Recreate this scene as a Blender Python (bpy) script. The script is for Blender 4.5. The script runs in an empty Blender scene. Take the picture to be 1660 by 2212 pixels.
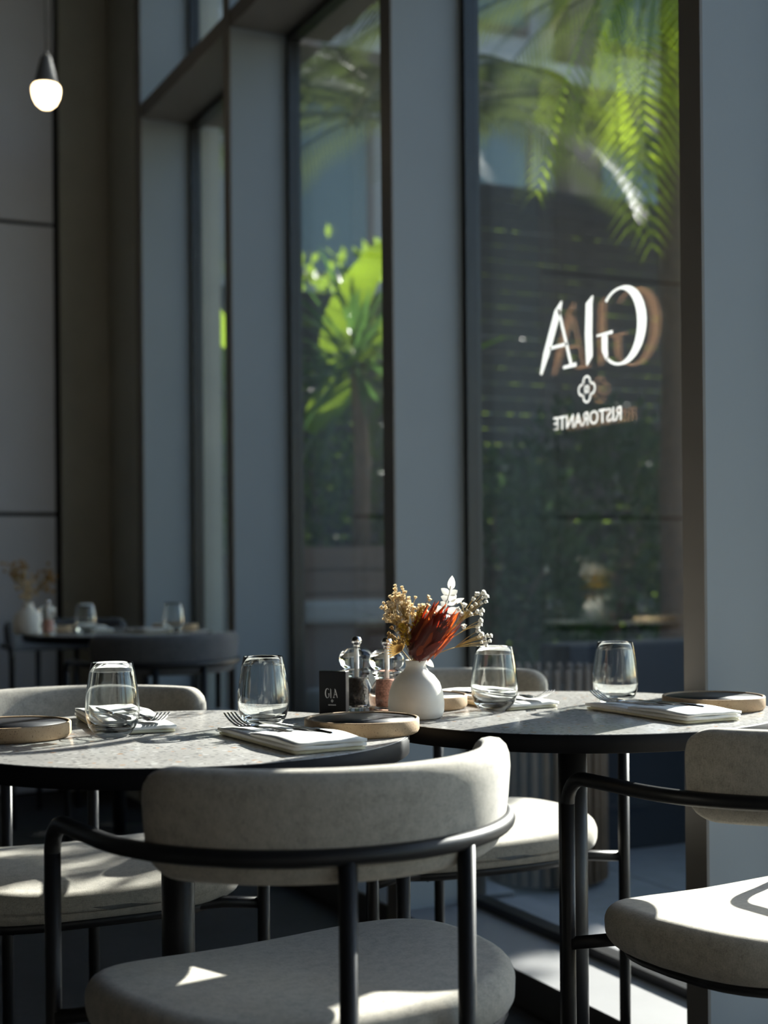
import bpy, math, random
from mathutils import Vector, Matrix
random.seed(7)
SC = bpy.context.scene
COL = SC.collection
# ------------------------------------------------------------------ camera
cam = bpy.data.cameras.new('camera')
cam.sensor_fit = 'VERTICAL'; cam.sensor_height = 36.0; cam.lens = 50.0
cam.shift_y = 106.0 / 2212.0
cam.clip_start = 0.05; cam.clip_end = 200
cam.dof.use_dof = True; cam.dof.focus_distance = 2.08; cam.dof.aperture_fstop = 3.6
co = bpy.data.objects.new('camera', cam); COL.objects.link(co)
co.matrix_world = (Matrix.Translation((0, 0, 1.0)) @ Matrix.Rotation(math.radians(-25.5), 4, 'Z')
                   @ Matrix.Rotation(math.radians(90), 4, 'X') @ Matrix.Rotation(math.radians(-0.5), 4, 'Z'))
SC.camera = co
# ------------------------------------------------------------------ sky, sun, exposure
SUN_AZ, SUN_EL = 25.0, 27.0
w = bpy.data.worlds.new('sky'); SC.world = w; w.use_nodes = True
nt = w.node_tree
bg = nt.nodes['Background']; sky = nt.nodes.new('ShaderNodeTexSky'); sky.sky_type = 'NISHITA'
sky.sun_disc = False; sky.sun_elevation = math.radians(SUN_EL); sky.sun_rotation = math.radians(90 - SUN_AZ)
sky.air_density = 1.0; sky.dust_density = 0.6
nt.links.new(sky.outputs[0], bg.inputs[0]); bg.inputs[1].default_value = 0.47
sl = bpy.data.lights.new('sun', 'SUN'); sl.energy = 27.0; sl.angle = math.radians(0.53); sl.color = (1.0, 0.955, 0.88)
so = bpy.data.objects.new('sun', sl); COL.objects.link(so)
_sd = Vector((math.cos(math.radians(SUN_AZ)) * math.cos(math.radians(SUN_EL)), math.sin(math.radians(SUN_AZ)) * math.cos(math.radians(SUN_EL)), math.sin(math.radians(SUN_EL))))
so.rotation_euler = _sd.to_track_quat('Z', 'Y').to_euler(); so.location = _sd * 30
vs = SC.view_settings
vs.view_transform = 'Standard'; vs.look = 'None'; vs.gamma = 1.0; vs.exposure = 0.0; vs.use_curve_mapping = False
cy = SC.cycles
cy.use_denoising = True; cy.max_bounces = 10; cy.diffuse_bounces = 4; cy.glossy_bounces = 5; cy.transmission_bounces = 10
cy.transparent_max_bounces = 28; cy.caustics_reflective = False; cy.caustics_refractive = True
cy.sample_clamp_indirect = 8.0; cy.blur_glossy = 0.0

# ------------------------------------------------------------------ materials
M = {}
def nmat(name):
    m = bpy.data.materials.new(name); m.use_nodes = True
    M[name] = m
    return m, m.node_tree, m.node_tree.nodes['Principled BSDF']
def noise(t, scale, detail=4, vec=None, rough=.6):
    n = t.nodes.new('ShaderNodeTexNoise'); n.inputs['Scale'].default_value = scale
    n.inputs['Detail'].default_value = detail; n.inputs['Roughness'].default_value = rough
    if vec is not None: t.links.new(vec, n.inputs['Vector'])
    return n
def objco(t):
    return t.nodes.new('ShaderNodeTexCoord').outputs['Object']
def ramp(t, fac, stops):
    r = t.nodes.new('ShaderNodeValToRGB')
    while len(r.color_ramp.elements) < len(stops): r.color_ramp.elements.new(.5)
    for e, (p, c) in zip(r.color_ramp.elements, stops):
        e.position = p; e.color = (*c, 1)
    t.links.new(fac, r.inputs[0]); return r
def bump(t, h, strength, dist, b):
    n = t.nodes.new('ShaderNodeBump'); n.inputs['Strength'].default_value = strength; n.inputs['Distance'].default_value = dist
    t.links.new(h, n.inputs['Height']); t.links.new(n.outputs[0], b.inputs['Normal']); return n
def simple(name, col, rough=.5, metal=0, var=.08, scale=30, bs=0, bd=.001, spec=.5, sheen=0):
    m, t, b = nmat(name)
    n = noise(t, scale, 5, objco(t))
    c0 = tuple(max(0, x * (1 - var)) for x in col); c1 = tuple(min(1, x * (1 + var)) for x in col)
    r = ramp(t, n.outputs['Fac'], [(.3, c0), (.7, c1)])
    t.links.new(r.outputs[0], b.inputs['Base Color'])
    b.inputs['Roughness'].default_value = rough; b.inputs['Metallic'].default_value = metal
    b.inputs['Specular IOR Level'].default_value = spec
    if sheen: b.inputs['Sheen Weight'].default_value = sheen; b.inputs['Sheen Roughness'].default_value = .4
    if bs: bump(t, n.outputs['Fac'], bs, bd, b)
    return m
def fabric(name, col, sc=1.0):
    m, t, b = nmat(name)
    o = objco(t)
    ws = []
    for sv in ((900, 900, 110), (110, 900, 900), (900, 110, 900)):
        mp = t.nodes.new('ShaderNodeMapping'); mp.inputs['Scale'].default_value = tuple(q * sc for q in sv)
        t.links.new(o, mp.inputs['Vector']); wv = noise(t, 1.0, 2, mp.outputs[0]); ws.append(wv)
    def mx(a, b2, op):
        q = t.nodes.new('ShaderNodeMath'); q.operation = op
        t.links.new(a, q.inputs[0])
        if isinstance(b2, float): q.inputs[1].default_value = b2
        else: t.links.new(b2, q.inputs[1])
        return q.outputs[0]
    wsum = mx(mx(ws[0].outputs['Fac'], ws[1].outputs['Fac'], 'ADD'), ws[2].outputs['Fac'], 'ADD')
    n2 = noise(t, 60 * sc, 6, o, .7)
    hh = mx(mx(wsum, 0.24, 'MULTIPLY'), mx(n2.outputs['Fac'], 0.3, 'MULTIPLY'), 'ADD')
    r = ramp(t, hh, [(.40, tuple(x * .62 for x in col)), (.52, col), (.64, tuple(min(1, x * 1.25) for x in col))])
    t.links.new(r.outputs[0], b.inputs['Base Color'])
    b.inputs['Roughness'].default_value = .95; b.inputs['Specular IOR Level'].default_value = .15
    b.inputs['Sheen Weight'].default_value = .25; b.inputs['Sheen Roughness'].default_value = .5
    bump(t, hh, .5, .0012, b)
    return m
def thin_glass(name, tint=(.93, .96, .95), base=.04, rough=0.0, mixglass=0.0, ior=1.45):
    m = bpy.data.materials.new(name); m.use_nodes = True; t = m.node_tree; M[name] = m
    t.nodes.remove(t.nodes['Principled BSDF']); out = t.nodes['Material Output']
    lw = t.nodes.new('ShaderNodeLayerWeight'); lw.inputs['Blend'].default_value = .5
    p = t.nodes.new('ShaderNodeMath'); p.operation = 'POWER'; p.inputs[1].default_value = 5.0
    t.links.new(lw.outputs['Facing'], p.inputs[0])
    q = t.nodes.new('ShaderNodeMath'); q.operation = 'MULTIPLY_ADD'; q.inputs[1].default_value = 1 - base; q.inputs[2].default_value = base
    t.links.new(p.outputs[0], q.inputs[0])
    tr = t.nodes.new('ShaderNodeBsdfTransparent'); tr.inputs[0].default_value = (*tint, 1)
    gl = t.nodes.new('ShaderNodeBsdfGlossy'); gl.inputs['Roughness'].default_value = rough; gl.inputs['Color'].default_value = (1, 1, 1, 1)
    mx = t.nodes.new('ShaderNodeMixShader')
    t.links.new(q.outputs[0], mx.inputs[0]); t.links.new(tr.outputs[0], mx.inputs[1]); t.links.new(gl.outputs[0], mx.inputs[2])
    last = mx
    if mixglass:
        g = t.nodes.new('ShaderNodeBsdfGlass'); g.inputs['IOR'].default_value = ior; g.inputs['Roughness'].default_value = 0
        m2 = t.nodes.new('ShaderNodeMixShader'); m2.inputs[0].default_value = mixglass
        t.links.new(mx.outputs[0], m2.inputs[1]); t.links.new(g.outputs[0], m2.inputs[2]); last = m2
    t.links.new(last.outputs[0], out.inputs[0]); return m
def leaf(name, col, trans, rough=.45, tw=.45):
    m, t, b = nmat(name)
    out = t.nodes['Material Output']
    n = noise(t, 6, 3, objco(t))
    r = ramp(t, n.outputs['Fac'], [(.3, tuple(x * .65 for x in col)), (.7, tuple(min(1, x * 1.25) for x in col))])
    t.links.new(r.outputs[0], b.inputs['Base Color']); b.inputs['Roughness'].default_value = rough
    tl = t.nodes.new('ShaderNodeBsdfTranslucent'); tl.inputs[0].default_value = (*trans, 1)
    mx = t.nodes.new('ShaderNodeMixShader'); mx.inputs[0].default_value = tw
    t.links.new(b.outputs[0], mx.inputs[1]); t.links.new(tl.outputs[0], mx.inputs[2]); t.links.new(mx.outputs[0], out.inputs[0])
    return m

simple('fin_paint', (.265, .295, .315), .55, var=.02, scale=3)
simple('fin_front', (.165, .150, .135), .5, var=.03, scale=3)  # browner tone carries the shade of faces turned from the glass
simple('frame_black', (.012, .012, .013), .35, var=.1)
simple('black_metal', (.011, .0115, .013), .42, var=.15, scale=60, spec=.32)
simple('table_edge', (.0045, .005, .0065), .6, var=.15, scale=80, bs=.1, bd=.0004, spec=.15)
simple('ledge_paint', (.20, .20, .205), .6, var=.05, scale=10)
simple('kerb_face', (.05, .05, .052), .6, var=.08, scale=10)
simple('panel_grey', (.62, .61, .63), .6, var=.03, scale=4)
simple('panel_olive', (.38, .37, .31), .55, var=.08, scale=4)
simple('dark_gap', (.02, .02, .02), .8)
simple('wall_dark', (.15, .143, .137), .7, var=.06, scale=3)
simple('ceiling_dark', (.06, .058, .056), .85, var=.05, scale=3)
simple('porcelain', (.74, .70, .63), .38, var=.05, scale=40, bs=.15, bd=.0008)
simple('napkin_cloth', (.80, .79, .74), .9, var=.04, scale=120, bs=.3, bd=.0004, spec=.2, sheen=.2)
simple('napkin_fold', (.70, .66, .48), .9, var=.06, scale=120, spec=.2)
simple('steel', (.62, .62, .63), .16, 1, var=.03, scale=20)
simple('menu_black', (.006, .006, .008), .4, var=.1, spec=.2)
simple('print_white', (.75, .75, .75), .6, var=.01)
simple('peppercorn', (.025, .02, .017), .7, var=.6, scale=260, bs=.9, bd=.004)
simple('pink_salt', (.62, .30, .22), .6, var=.45, scale=300, bs=.9, bd=.004)
simple('plate_glaze', (.008, .009, .012), .38, var=.2, scale=50)
simple('lamp_shade_grey', (.16, .155, .15), .6)
simple('cord_black', (.05, .05, .05), .6)
fabric('fabric', (.44, .41, .352))
fabric('fabric_shade', (.10, .10, .105))  # same fabric with the shade of the far end put into its colour
thin_glass('window_glass', (.972, .984, .982), .06)
thin_glass('acrylic', (.955, .965, .97), .09)
m, t, b = nmat('tumbler_glass')
g = t.nodes.new('ShaderNodeBsdfGlass'); g.inputs['IOR'].default_value = 1.47; g.inputs['Roughness'].default_value = 0; g.inputs['Color'].default_value = (.985, .995, .99, 1)
t.nodes.remove(b); t.links.new(g.outputs[0], t.nodes['Material Output'].inputs[0])
# terrazzo
m, t, b = nmat('terrazzo')
o = objco(t)
base = noise(t, 9, 5, o)
r0 = ramp(t, base.outputs['Fac'], [(.3, (.32, .31, .295)), (.7, (.43, .42, .40))])
prev = r0.outputs[0]
for sc, thr, c in ((95, .30, (.20, .195, .19)), (60, .27, (.50, .49, .47)), (44, .16, (.42, .27, .17)), (140, .36, (.26, .255, .25))):
    v = t.nodes.new('ShaderNodeTexVoronoi'); v.inputs['Scale'].default_value = sc; v.inputs['Randomness'].default_value = 1
    t.links.new(o, v.inputs['Vector'])
    nn = noise(t, sc * 1.7, 2, o)
    ad = t.nodes.new('ShaderNodeMath'); ad.operation = 'MULTIPLY_ADD'; ad.inputs[1].default_value = .35
    t.links.new(nn.outputs['Fac'], ad.inputs[0]); t.links.new(v.outputs['Distance'], ad.inputs[2])
    sp = t.nodes.new('ShaderNodeSeparateColor'); t.links.new(v.outputs['Color'], sp.inputs[0])
    ge = t.nodes.new('ShaderNodeMath'); ge.operation = 'LESS_THAN'; ge.inputs[1].default_value = thr + .18; t.links.new(ad.outputs[0], ge.inputs[0])
    ge2 = t.nodes.new('ShaderNodeMath'); ge2.operation = 'LESS_THAN'; ge2.inputs[1].default_value = .45; t.links.new(sp.outputs[0], ge2.inputs[0])
    mu = t.nodes.new('ShaderNodeMath'); mu.operation = 'MULTIPLY'; t.links.new(ge.outputs[0], mu.inputs[0]); t.links.new(ge2.outputs[0], mu.inputs[1])
    mix = t.nodes.new('ShaderNodeMix'); mix.data_type = 'RGBA'
    t.links.new(mu.outputs[0], mix.inputs[0]); t.links.new(prev, mix.inputs[6]); mix.inputs[7].default_value = (*c, 1)
    prev = mix.outputs[2]
t.links.new(prev, b.inputs['Base Color']); b.inputs['Roughness'].default_value = .2
# stoneware
m, t, b = nmat('stoneware')
o = objco(t)
n1 = noise(t, 420, 2, o); n2 = noise(t, 20, 4, o)
r1 = ramp(t, n2.outputs['Fac'], [(.3, (.33, .215, .12)), (.7, (.43, .31, .185))])
r2 = ramp(t, n1.outputs['Fac'], [(.30, (0, 0, 0)), (.38, (1, 1, 1))])
mix = t.nodes.new('ShaderNodeMix'); mix.data_type = 'RGBA'
t.links.new(r2.outputs[0], mix.inputs[0]); mix.inputs[6].default_value = (.12, .07, .04, 1); t.links.new(r1.outputs[0], mix.inputs[7])
t.links.new(mix.outputs[2], b.inputs['Base Color']); b.inputs['Roughness'].default_value = .75
bump(t, n1.outputs['Fac'], .25, .0008, b)
# floor
m, t, b = nmat('floor_concrete')
o = objco(t)
n1 = noise(t, 2.2, 6, o, .65); n2 = noise(t, 46, 3, o)
r1 = ramp(t, n1.outputs['Fac'], [(.3, (.018, .0175, .017)), (.7, (.036, .035, .034))])
mix = t.nodes.new('ShaderNodeMix'); mix.data_type = 'RGBA'; mix.blend_type = 'MULTIPLY'; mix.inputs[0].default_value = .6
r2 = ramp(t, n2.outputs['Fac'], [(.35, (.5, .5, .5)), (.6, (1, 1, 1))])
t.links.new(r1.outputs[0], mix.inputs[6]); t.links.new(r2.outputs[0], mix.inputs[7])
t.links.new(mix.outputs[2], b.inputs['Base Color']); b.inputs['Roughness'].default_value = .6; b.inputs['Specular IOR Level'].default_value = .25
# decal: translucent white towards the room, copper towards the street
m = bpy.data.materials.new('decal'); m.use_nodes = True; t = m.node_tree; M['decal'] = m
t.nodes.remove(t.nodes['Principled BSDF'])
df = t.nodes.new('ShaderNodeBsdfDiffuse'); df.inputs[0].default_value = (.46, .25, .14, 1)
tl = t.nodes.new('ShaderNodeBsdfTranslucent'); tl.inputs[0].default_value = (.92, .95, .96, 1)
mx = t.nodes.new('ShaderNodeMixShader'); mx.inputs[0].default_value = .5
t.links.new(df.outputs[0], mx.inputs[1]); t.links.new(tl.outputs[0], mx.inputs[2]); t.links.new(mx.outputs[0], t.nodes['Material Output'].inputs[0])
# bulb
m = bpy.data.materials.new('bulb_glow'); m.use_nodes = True; t = m.node_tree; M['bulb_glow'] = m
b = t.nodes['Principled BSDF']; b.inputs['Base Color'].default_value = (.9, .85, .75, 1)
b.inputs['Emission Color'].default_value = (1.0, .74, .42, 1); b.inputs['Emission Strength'].default_value = 8.0
# plants and outdoors
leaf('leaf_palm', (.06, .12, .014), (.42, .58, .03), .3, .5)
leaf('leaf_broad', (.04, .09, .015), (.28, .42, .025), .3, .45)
leaf('leaf_palm_shade', (.05, .065, .03), (.09, .12, .035), .5, .25)  # same palm leaf, shade put into a duller green
leaf('leaf_shrub', (.035, .075, .018), (.24, .36, .04), .4, .4)
leaf('leaf_dark', (.02, .045, .018), (.06, .12, .03), .4, .25)
leaf('leaf_yucca', (.03, .07, .025), (.12, .26, .05), .3, .25)
simple('bark', (.09, .06, .04), .9, var=.3, scale=20, bs=.5, bd=.01)
simple('slat_timber', (.022, .018, .017), .7, var=.3, scale=6)
simple('stave_timber', (.17, .115, .075), .6, var=.25, scale=8)
simple('paving', (.24, .235, .225), .8, var=.12, scale=12, bs=.2, bd=.004)
simple('paving_joint', (.12, .12, .115), .9)
simple('facade_grey', (.33, .33, .325), .8, var=.06, scale=2)
simple('facade_brown', (.12, .09, .075), .7, var=.1, scale=2)
simple('facade_glass', (.09, .125, .125), .2, var=.1, scale=1)
simple('dark_navy', (.005, .010, .018), .85, var=.15, scale=3)
simple('planter_brown', (.075, .045, .03), .7, var=.2, scale=5)
simple('soil', (.03, .022, .016), .95, var=.4, scale=30)
simple('bench_cushion', (.20, .205, .205), .9, var=.06, scale=20)
# dried flowers
leaf('protea_red', (.11, .018, .012), (.50, .035, .01), .4, .3)
leaf('protea_orange', (.34, .06, .018), (.75, .13, .02), .5, .4)
leaf('protea_brown', (.07, .020, .014), (.22, .03, .012), .4, .25)
leaf('dried_stem', (.50, .36, .14), (.4, .28, .1), .7, .2)
leaf('dried_cream', (.82, .70, .50), (.85, .68, .42), .8, .45)
leaf('dried_white', (.82, .80, .76), (.8, .78, .72), .7, .35)
leaf('dried_yellow', (.66, .40, .03), (.7, .4, .02), .8, .3)
leaf('dried_tan', (.42, .26, .10), (.4, .25, .08), .8, .3)
leaf('dried_olive', (.22, .17, .08), (.2, .15, .06), .8, .3)

# ------------------------------------------------------------------ mesh helpers
class MB:
    def __init__(s): s.v = []; s.f = []; s.sm = []
    def add(s, vs, fs, smooth=True):
        k = len(s.v); s.v += [tuple(v) for v in vs]
        s.f += [tuple(i + k for i in f) for f in fs]; s.sm += [smooth] * len(fs); return s
    def box(s, a, b):
        (x0, y0, z0), (x1, y1, z1) = a, b
        return s.add([(x0, y0, z0), (x1, y0, z0), (x1, y1, z0), (x0, y1, z0), (x0, y0, z1), (x1, y0, z1), (x1, y1, z1), (x0, y1, z1)],
                     [(0, 3, 2, 1), (4, 5, 6, 7), (0, 1, 5, 4), (1, 2, 6, 5), (2, 3, 7, 6), (3, 0, 4, 7)], False)
    def lathe(s, prof, n=32, c=(0, 0, 0), closed=False):
        vs = []; fs = []
        for r, z in prof:
            for k in range(n):
                a = 2 * math.pi * k / n; vs.append((c[0] + r * math.cos(a), c[1] + r * math.sin(a), c[2] + z))
        m = len(prof); rng = range(m if closed else m - 1)
        for i in rng:
            j = (i + 1) % m
            for k in range(n):
                k2 = (k + 1) % n; fs.append((i * n + k, i * n + k2, j * n + k2, j * n + k))
        if not closed:
            if prof[0][0] > 1e-6: fs.append(tuple(reversed(range(n))))
            if prof[-1][0] > 1e-6: fs.append(tuple((m - 1) * n + k for k in range(n)))
        return s.add(vs, fs)
    def tube(s, pts, r, n=10, cap=True, closed=False):
        P = [Vector(p) for p in pts]; m = len(P)
        rr = r if isinstance(r, (list, tuple)) else [r] * m
        vs = []; fs = []; up = None
        for i in range(m):
            a = P[(i - 1) % m] if (closed or i > 0) else P[i]; b = P[(i + 1) % m] if (closed or i < m - 1) else P[i]
            t = (b - a).normalized()
            if up is None:
                up = Vector((0, 0, 1)) if abs(t.z) < .9 else Vector((1, 0, 0))
            u = (up - t * up.dot(t)).normalized(); up = u; v = t.cross(u)
            for k in range(n):
                an = 2 * math.pi * k / n; vs.append(P[i] + (u * math.cos(an) + v * math.sin(an)) * rr[i])
        for i in range(m if closed else m - 1):
            j = (i + 1) % m
            for k in range(n):
                k2 = (k + 1) % n; fs.append((i * n + k, i * n + k2, j * n + k2, j * n + k))
        if cap and not closed:
            fs.append(tuple(reversed(range(n)))); fs.append(tuple((m - 1) * n + k for k in range(n)))
        return s.add(vs, fs)
    def build(s, name, mat, parent=None, bevel=0, seg=2):
        me = bpy.data.meshes.new(name); me.from_pydata(s.v, [], s.f); me.polygons.foreach_set('use_smooth', s.sm); me.update()
        o = bpy.data.objects.new(name, me); COL.objects.link(o)
        if mat is not None: me.materials.append(M[mat] if isinstance(mat, str) else mat)
        if parent is not None: o.parent = parent
        if bevel:
            bv = o.modifiers.new('edge', 'BEVEL'); bv.width = bevel; bv.segments = seg; bv.limit_method = 'ANGLE'; bv.angle_limit = math.radians(35)
        return o
def tag(o, label=None, cat=None, group=None, kind=None):
    if label: o['label'] = label
    if cat: o['category'] = cat
    if group: o['group'] = group
    if kind: o['kind'] = kind
    return o
def empty(name, loc=(0, 0, 0), rz=0.0, label=None, cat=None, group=None, kind=None):
    o = bpy.data.objects.new(name, None); COL.objects.link(o); o.empty_display_size = .05
    o.location = loc; o.rotation_euler = (0, 0, math.radians(rz)); return tag(o, label, cat, group, kind)
KIDS = {}
def kids(o): return [c for c in bpy.data.objects if c.parent == o]
def copy_tree(o, parent=None):
    c = o.copy(); COL.objects.link(c); c.parent = parent
    for ch in kids(o): copy_tree(ch, c)
    return c
def place(proto, loc, rz, label, group=None, first=False):
    o = proto if first else copy_tree(proto)
    o.location = loc; o.rotation_euler = (0, 0, math.radians(rz)); o['label'] = label
    if group: o['group'] = group
    elif 'group' in o: del o['group']
    return o
def bez(p0, p1, p2, n=8):
    p0, p1, p2 = Vector(p0), Vector(p1), Vector(p2)
    return [p0 * (1 - k / n) ** 2 + p1 * 2 * (k / n) * (1 - k / n) + p2 * (k / n) ** 2 for k in range(n + 1)]

# ------------------------------------------------------------------ room shell
P, G0 = 1.63, 1.85
YW = 6.25; CEIL = 3.75; XL = -5.2; YB = -3.2
def struct(name, mb, mat, label, cat, bevel=0):
    return tag(mb.build(name, mat, None, bevel), label, cat, None, 'structure')
struct('floor', MB().box((XL, YB, -.1), (P, YW, 0)), 'floor_concrete', 'dark speckled concrete floor under the tables', 'floor')
struct('ceiling', MB().box((XL, YB, CEIL), (2.0, YW + .2, CEIL + .15)), 'ceiling_dark', 'dark ceiling above the dining room', 'ceiling')
struct('wall_left', MB().box((XL - .15, YB, -.1), (XL, YW + .2, CEIL)), 'wall_dark', 'dark wall opposite the windows', 'wall')
struct('wall_near', MB().box((XL - .15, YB - .15, -.1), (2.0, YB, CEIL)), 'wall_dark', 'dark wall behind the viewer', 'wall')
struct('wall_right', MB().box((P, 5.80, -.1), (2.0, YW + .2, CEIL)), 'panel_olive', 'dark olive wall stub in the corner beyond the last mullion', 'wall')
wb = struct('wall_back', MB().box((XL, YW + .02, -.1), (P, YW + .2, CEIL)), 'dark_gap', 'panelled back wall behind the far table, grey and olive panels', 'wall')
xs = [-5.2, -3.6, -1.95, -.28, 1.395]
zs = [0.0, 1.217, 2.485, CEIL]
for i in range(4):
    for j in range(3):
        MB().box((xs[i] + .008, YW, zs[j] + .008), (xs[i + 1] - .008, YW + .03, zs[j + 1] - .008)).build('panel', 'panel_grey', wb, .003, 1)
MB().box((1.415, YW, 0), (P, YW + .03, CEIL)).build('panel', 'panel_olive', wb)

# window wall: mullion fins, kerbs, transoms, glazed bays
FY = [5.71, 4.61, 3.35, 2.07, .80, -.47, -1.74, -3.01]
ordn = ['farthest', 'third nearest', 'second', 'nearest']
for i, y in enumerate(FY):
    mb = MB().box((P + .002, y, 0), (G0 + .034, y + .06, CEIL))
    lab = ['deep blue-grey window mullion beside the dark olive corner, farthest of the row', 'deep blue-grey window mullion between the two narrow far panes',
           'deep blue-grey window mullion behind the dried flowers', 'large blue-grey window mullion at the right edge beside the logo pane'][i] if i < 4 else 'blue-grey window mullion behind the viewer, number %d along the wall' % (i + 1)
    f = struct('trim_%d' % (i + 1), mb, 'fin_paint', lab, 'mullion', 0)
    MB().box((P - .002, y - .001, 0), (P + .004, y + .061, CEIL)).build('shaded_front', 'fin_front', f)
nw = 1
for i in range(len(FY) - 1):
    y0, y1 = FY[i + 1] + .06, FY[i]
    nm = ['in the far bay', 'in the middle bay', 'under the logo pane'][i] if i < 3 else 'in bay %d behind the viewer' % (i + 1)
    k = struct('trim_%d' % (10 + i), MB().box((P + .006, y0, 0), (2.02, y1, .078)), 'kerb_face', 'low window kerb with pale ledge top ' + nm, 'kerb', .003)
    MB().box((P + .006, y0, .078), (2.02, y1, .081)).build('ledge_top', 'ledge_paint', k)
    struct('trim_%d' % (20 + i), MB().box((P + .004, y0, 2.833), (2.0, y1, 2.894)), 'fin_front', 'dark horizontal transom above the glass ' + nm, 'transom', .002)
    for (z0, z1, wh) in ((.081, 2.833, 'tall lower'), (2.894, CEIL, 'upper')):
        if z0 > 1 and i > 3: continue
        e = empty('window_%d' % nw, (0, 0, 0), 0, '%s window pane with black frame %s' % (wh, nm), 'window', None, 'structure'); nw += 1
        fw = .022
        MB().box((G0 - .012, y0, z0), (G0 + .032, y0 + fw, z1)).build('frame_upright', 'frame_black', e)
        MB().box((G0 - .012, y1 - fw, z0), (G0 + .032, y1, z1)).build('frame_upright', 'frame_black', e)
        MB().box((G0 - .012, y0 + fw, z0), (G0 + .032, y1 - fw, z0 + fw)).build('frame_rail', 'frame_black', e)
        MB().box((G0 - .012, y0 + fw, z1 - fw), (G0 + .032, y1 - fw, z1)).build('frame_rail', 'frame_black', e)
        for gx in (G0 + .004, G0 + .026):
            MB().box((gx, y0 + fw - .004, z0 + fw - .004), (gx + .005, y1 - fw + .004, z1 - fw + .004)).build('pane', 'window_glass', e)

# ------------------------------------------------------------------ window lettering (on the outer face of the inner pane)
def poly_plate(name, outlines, x, th, mat, parent, map2):
    """outlines: list of (quad strips) in letter space; extruded to a thin plate facing +-X."""
    mb = MB()
    for quad in outlines:
        n = len(quad)
        vs = [map2(p, x) for p in quad] + [map2(p, x + th) for p in quad]
        fs = [tuple(range(n)), tuple(reversed(range(n, 2 * n)))] + [(i, i + n, (i + 1) % n + n, (i + 1) % n) for i in range(n)]
        mb.add(vs, fs, False)
    return mb.build(name, mat, parent)
def stroke(pts, widths, slant=0):
    """pen stroke as one polygon around a centreline"""
    L = []; R = []
    for i, p in enumerate(pts):
        a = Vector(pts[max(0, i - 1)]); b = Vector(pts[min(len(pts) - 1, i + 1)])
        t = (b - a).normalized(); n = Vector((-t.y, t.x)); wv = widths[i] / 2
        L.append(Vector(p) + n * wv); R.append(Vector(p) - n * wv)
    quads = []
    for i in range(len(pts) - 1):
        quads.append([tuple(L[i]), tuple(L[i + 1]), tuple(R[i + 1]), tuple(R[i])])
    return quads
def letterG():
    pts = []; ws = []
    for k in range(25):
        a = math.radians(48 + k * (262 / 24))
        pts.append((.50 + .46 * math.cos(a), .50 + .52 * math.sin(a)))
        f = abs(math.cos(a)); ws.append(.035 + .14 * max(0, -math.cos(a)) ** 1.2 + .02 * f)
    q = stroke(pts, ws)
    q += stroke([(.84, .42), (.84, .22), (.79, .08)], [.13, .13, .05])
    q += stroke([(.66, .445), (1.02, .445)], [.05, .03])
    return q
def letterI():
    return stroke([(.0, .99), (.07, .90), (.085, .45), (.075, .12), (.12, .0)], [.02, .12, .13, .12, .02])
def letterA():
    q = stroke([(.42, 1.0), (.52, .86), (.80, .28), (.93, .0)], [.03, .15, .14, .05])
    q += stroke([(.50, .90), (.22, .06)], [.05, .06])
    q += stroke([(.10, .035), (.40, .03)], [.06, .045])
    q += stroke([(.31, .36), (.72, .36)], [.05, .05])
    return q
def clover(rad=1.0):
    q = []
    for k in range(4):
        a0 = math.pi / 2 * k; cx, cyy = .55 * math.cos(a0), .55 * math.sin(a0)
        pts = [(cx + .40 * math.cos(a0 - 2.45 + j * 4.9 / 14), cyy + .40 * math.sin(a0 - 2.45 + j * 4.9 / 14)) for j in range(15)]
        q += stroke(pts, [.17] * 15)
        q += stroke([(.05 * math.cos(a0 + .785), .05 * math.sin(a0 + .785)), (.42 * math.cos(a0 + .785), .42 * math.sin(a0 + .785))], [.16, .10])
        q += stroke([(.03 * math.cos(a0), .03 * math.sin(a0)), (.30 * math.cos(a0), .30 * math.sin(a0))], [.10, .16])
    return q
def text_quads(body):
    cu = bpy.data.curves.new('lettering', 'FONT'); cu.body = body; cu.resolution_u = 3; cu.offset = .018
    to = bpy.data.objects.new('lettering', cu); COL.objects.link(to)
    dg = bpy.context.evaluated_depsgraph_get(); me = bpy.data.meshes.new_from_object(to.evaluated_get(dg))
    ps = [[tuple(me.vertices[i].co[:2]) for i in p.vertices] for p in me.polygons]
    bpy.data.objects.remove(to); bpy.data.curves.remove(cu); bpy.data.meshes.remove(me)
    x0 = min(p[0] for q in ps for p in q); x1 = max(p[0] for q in ps for p in q); y0 = min(p[1] for q in ps for p in q); y1 = max(p[1] for q in ps for p in q)
    return [[((p[0] - x0) / (x1 - x0), (p[1] - y0) / (y1 - y0)) for p in q] for q in ps]
DX = G0 + .0095
def mapper(y0, y1, z0, z1):
    return lambda p, x: (x, y0 + p[0] * (y1 - y0), z0 + p[1] * (z1 - z0))
logo = empty('window_lettering', (DX, 2.785, 1.31), 0, 'white GIA RISTORANTE lettering on the window, mirrored from inside', 'lettering')
def lg(name, quads, y0, y1, z0, z1):
    o = poly_plate(name, quads, DX, .0006, 'decal', None, mapper(y0, y1, z0, z1)); o.parent = logo; o.matrix_parent_inverse = Matrix.Translation(-Vector(logo.location)); return o
lg('letter', letterG(), 2.565, 2.745, 1.442, 1.606)
lg('letter', letterI(), 2.762, 2.99, 1.452, 1.612)
lg('letter', letterA()[:], 2.815, 3.005, 1.455, 1.62)
clq = [[((p[0] / 1.04 + 1) / 2, (p[1] / 1.04 + 1) / 2) for p in q] for q in clover()]
lg('emblem', clq, 2.754, 2.828, 1.364, 1.430)
TQ = text_quads('RISTORANTE')
lg('word', TQ, 2.652, 2.936, 1.312, 1.345)

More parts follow.
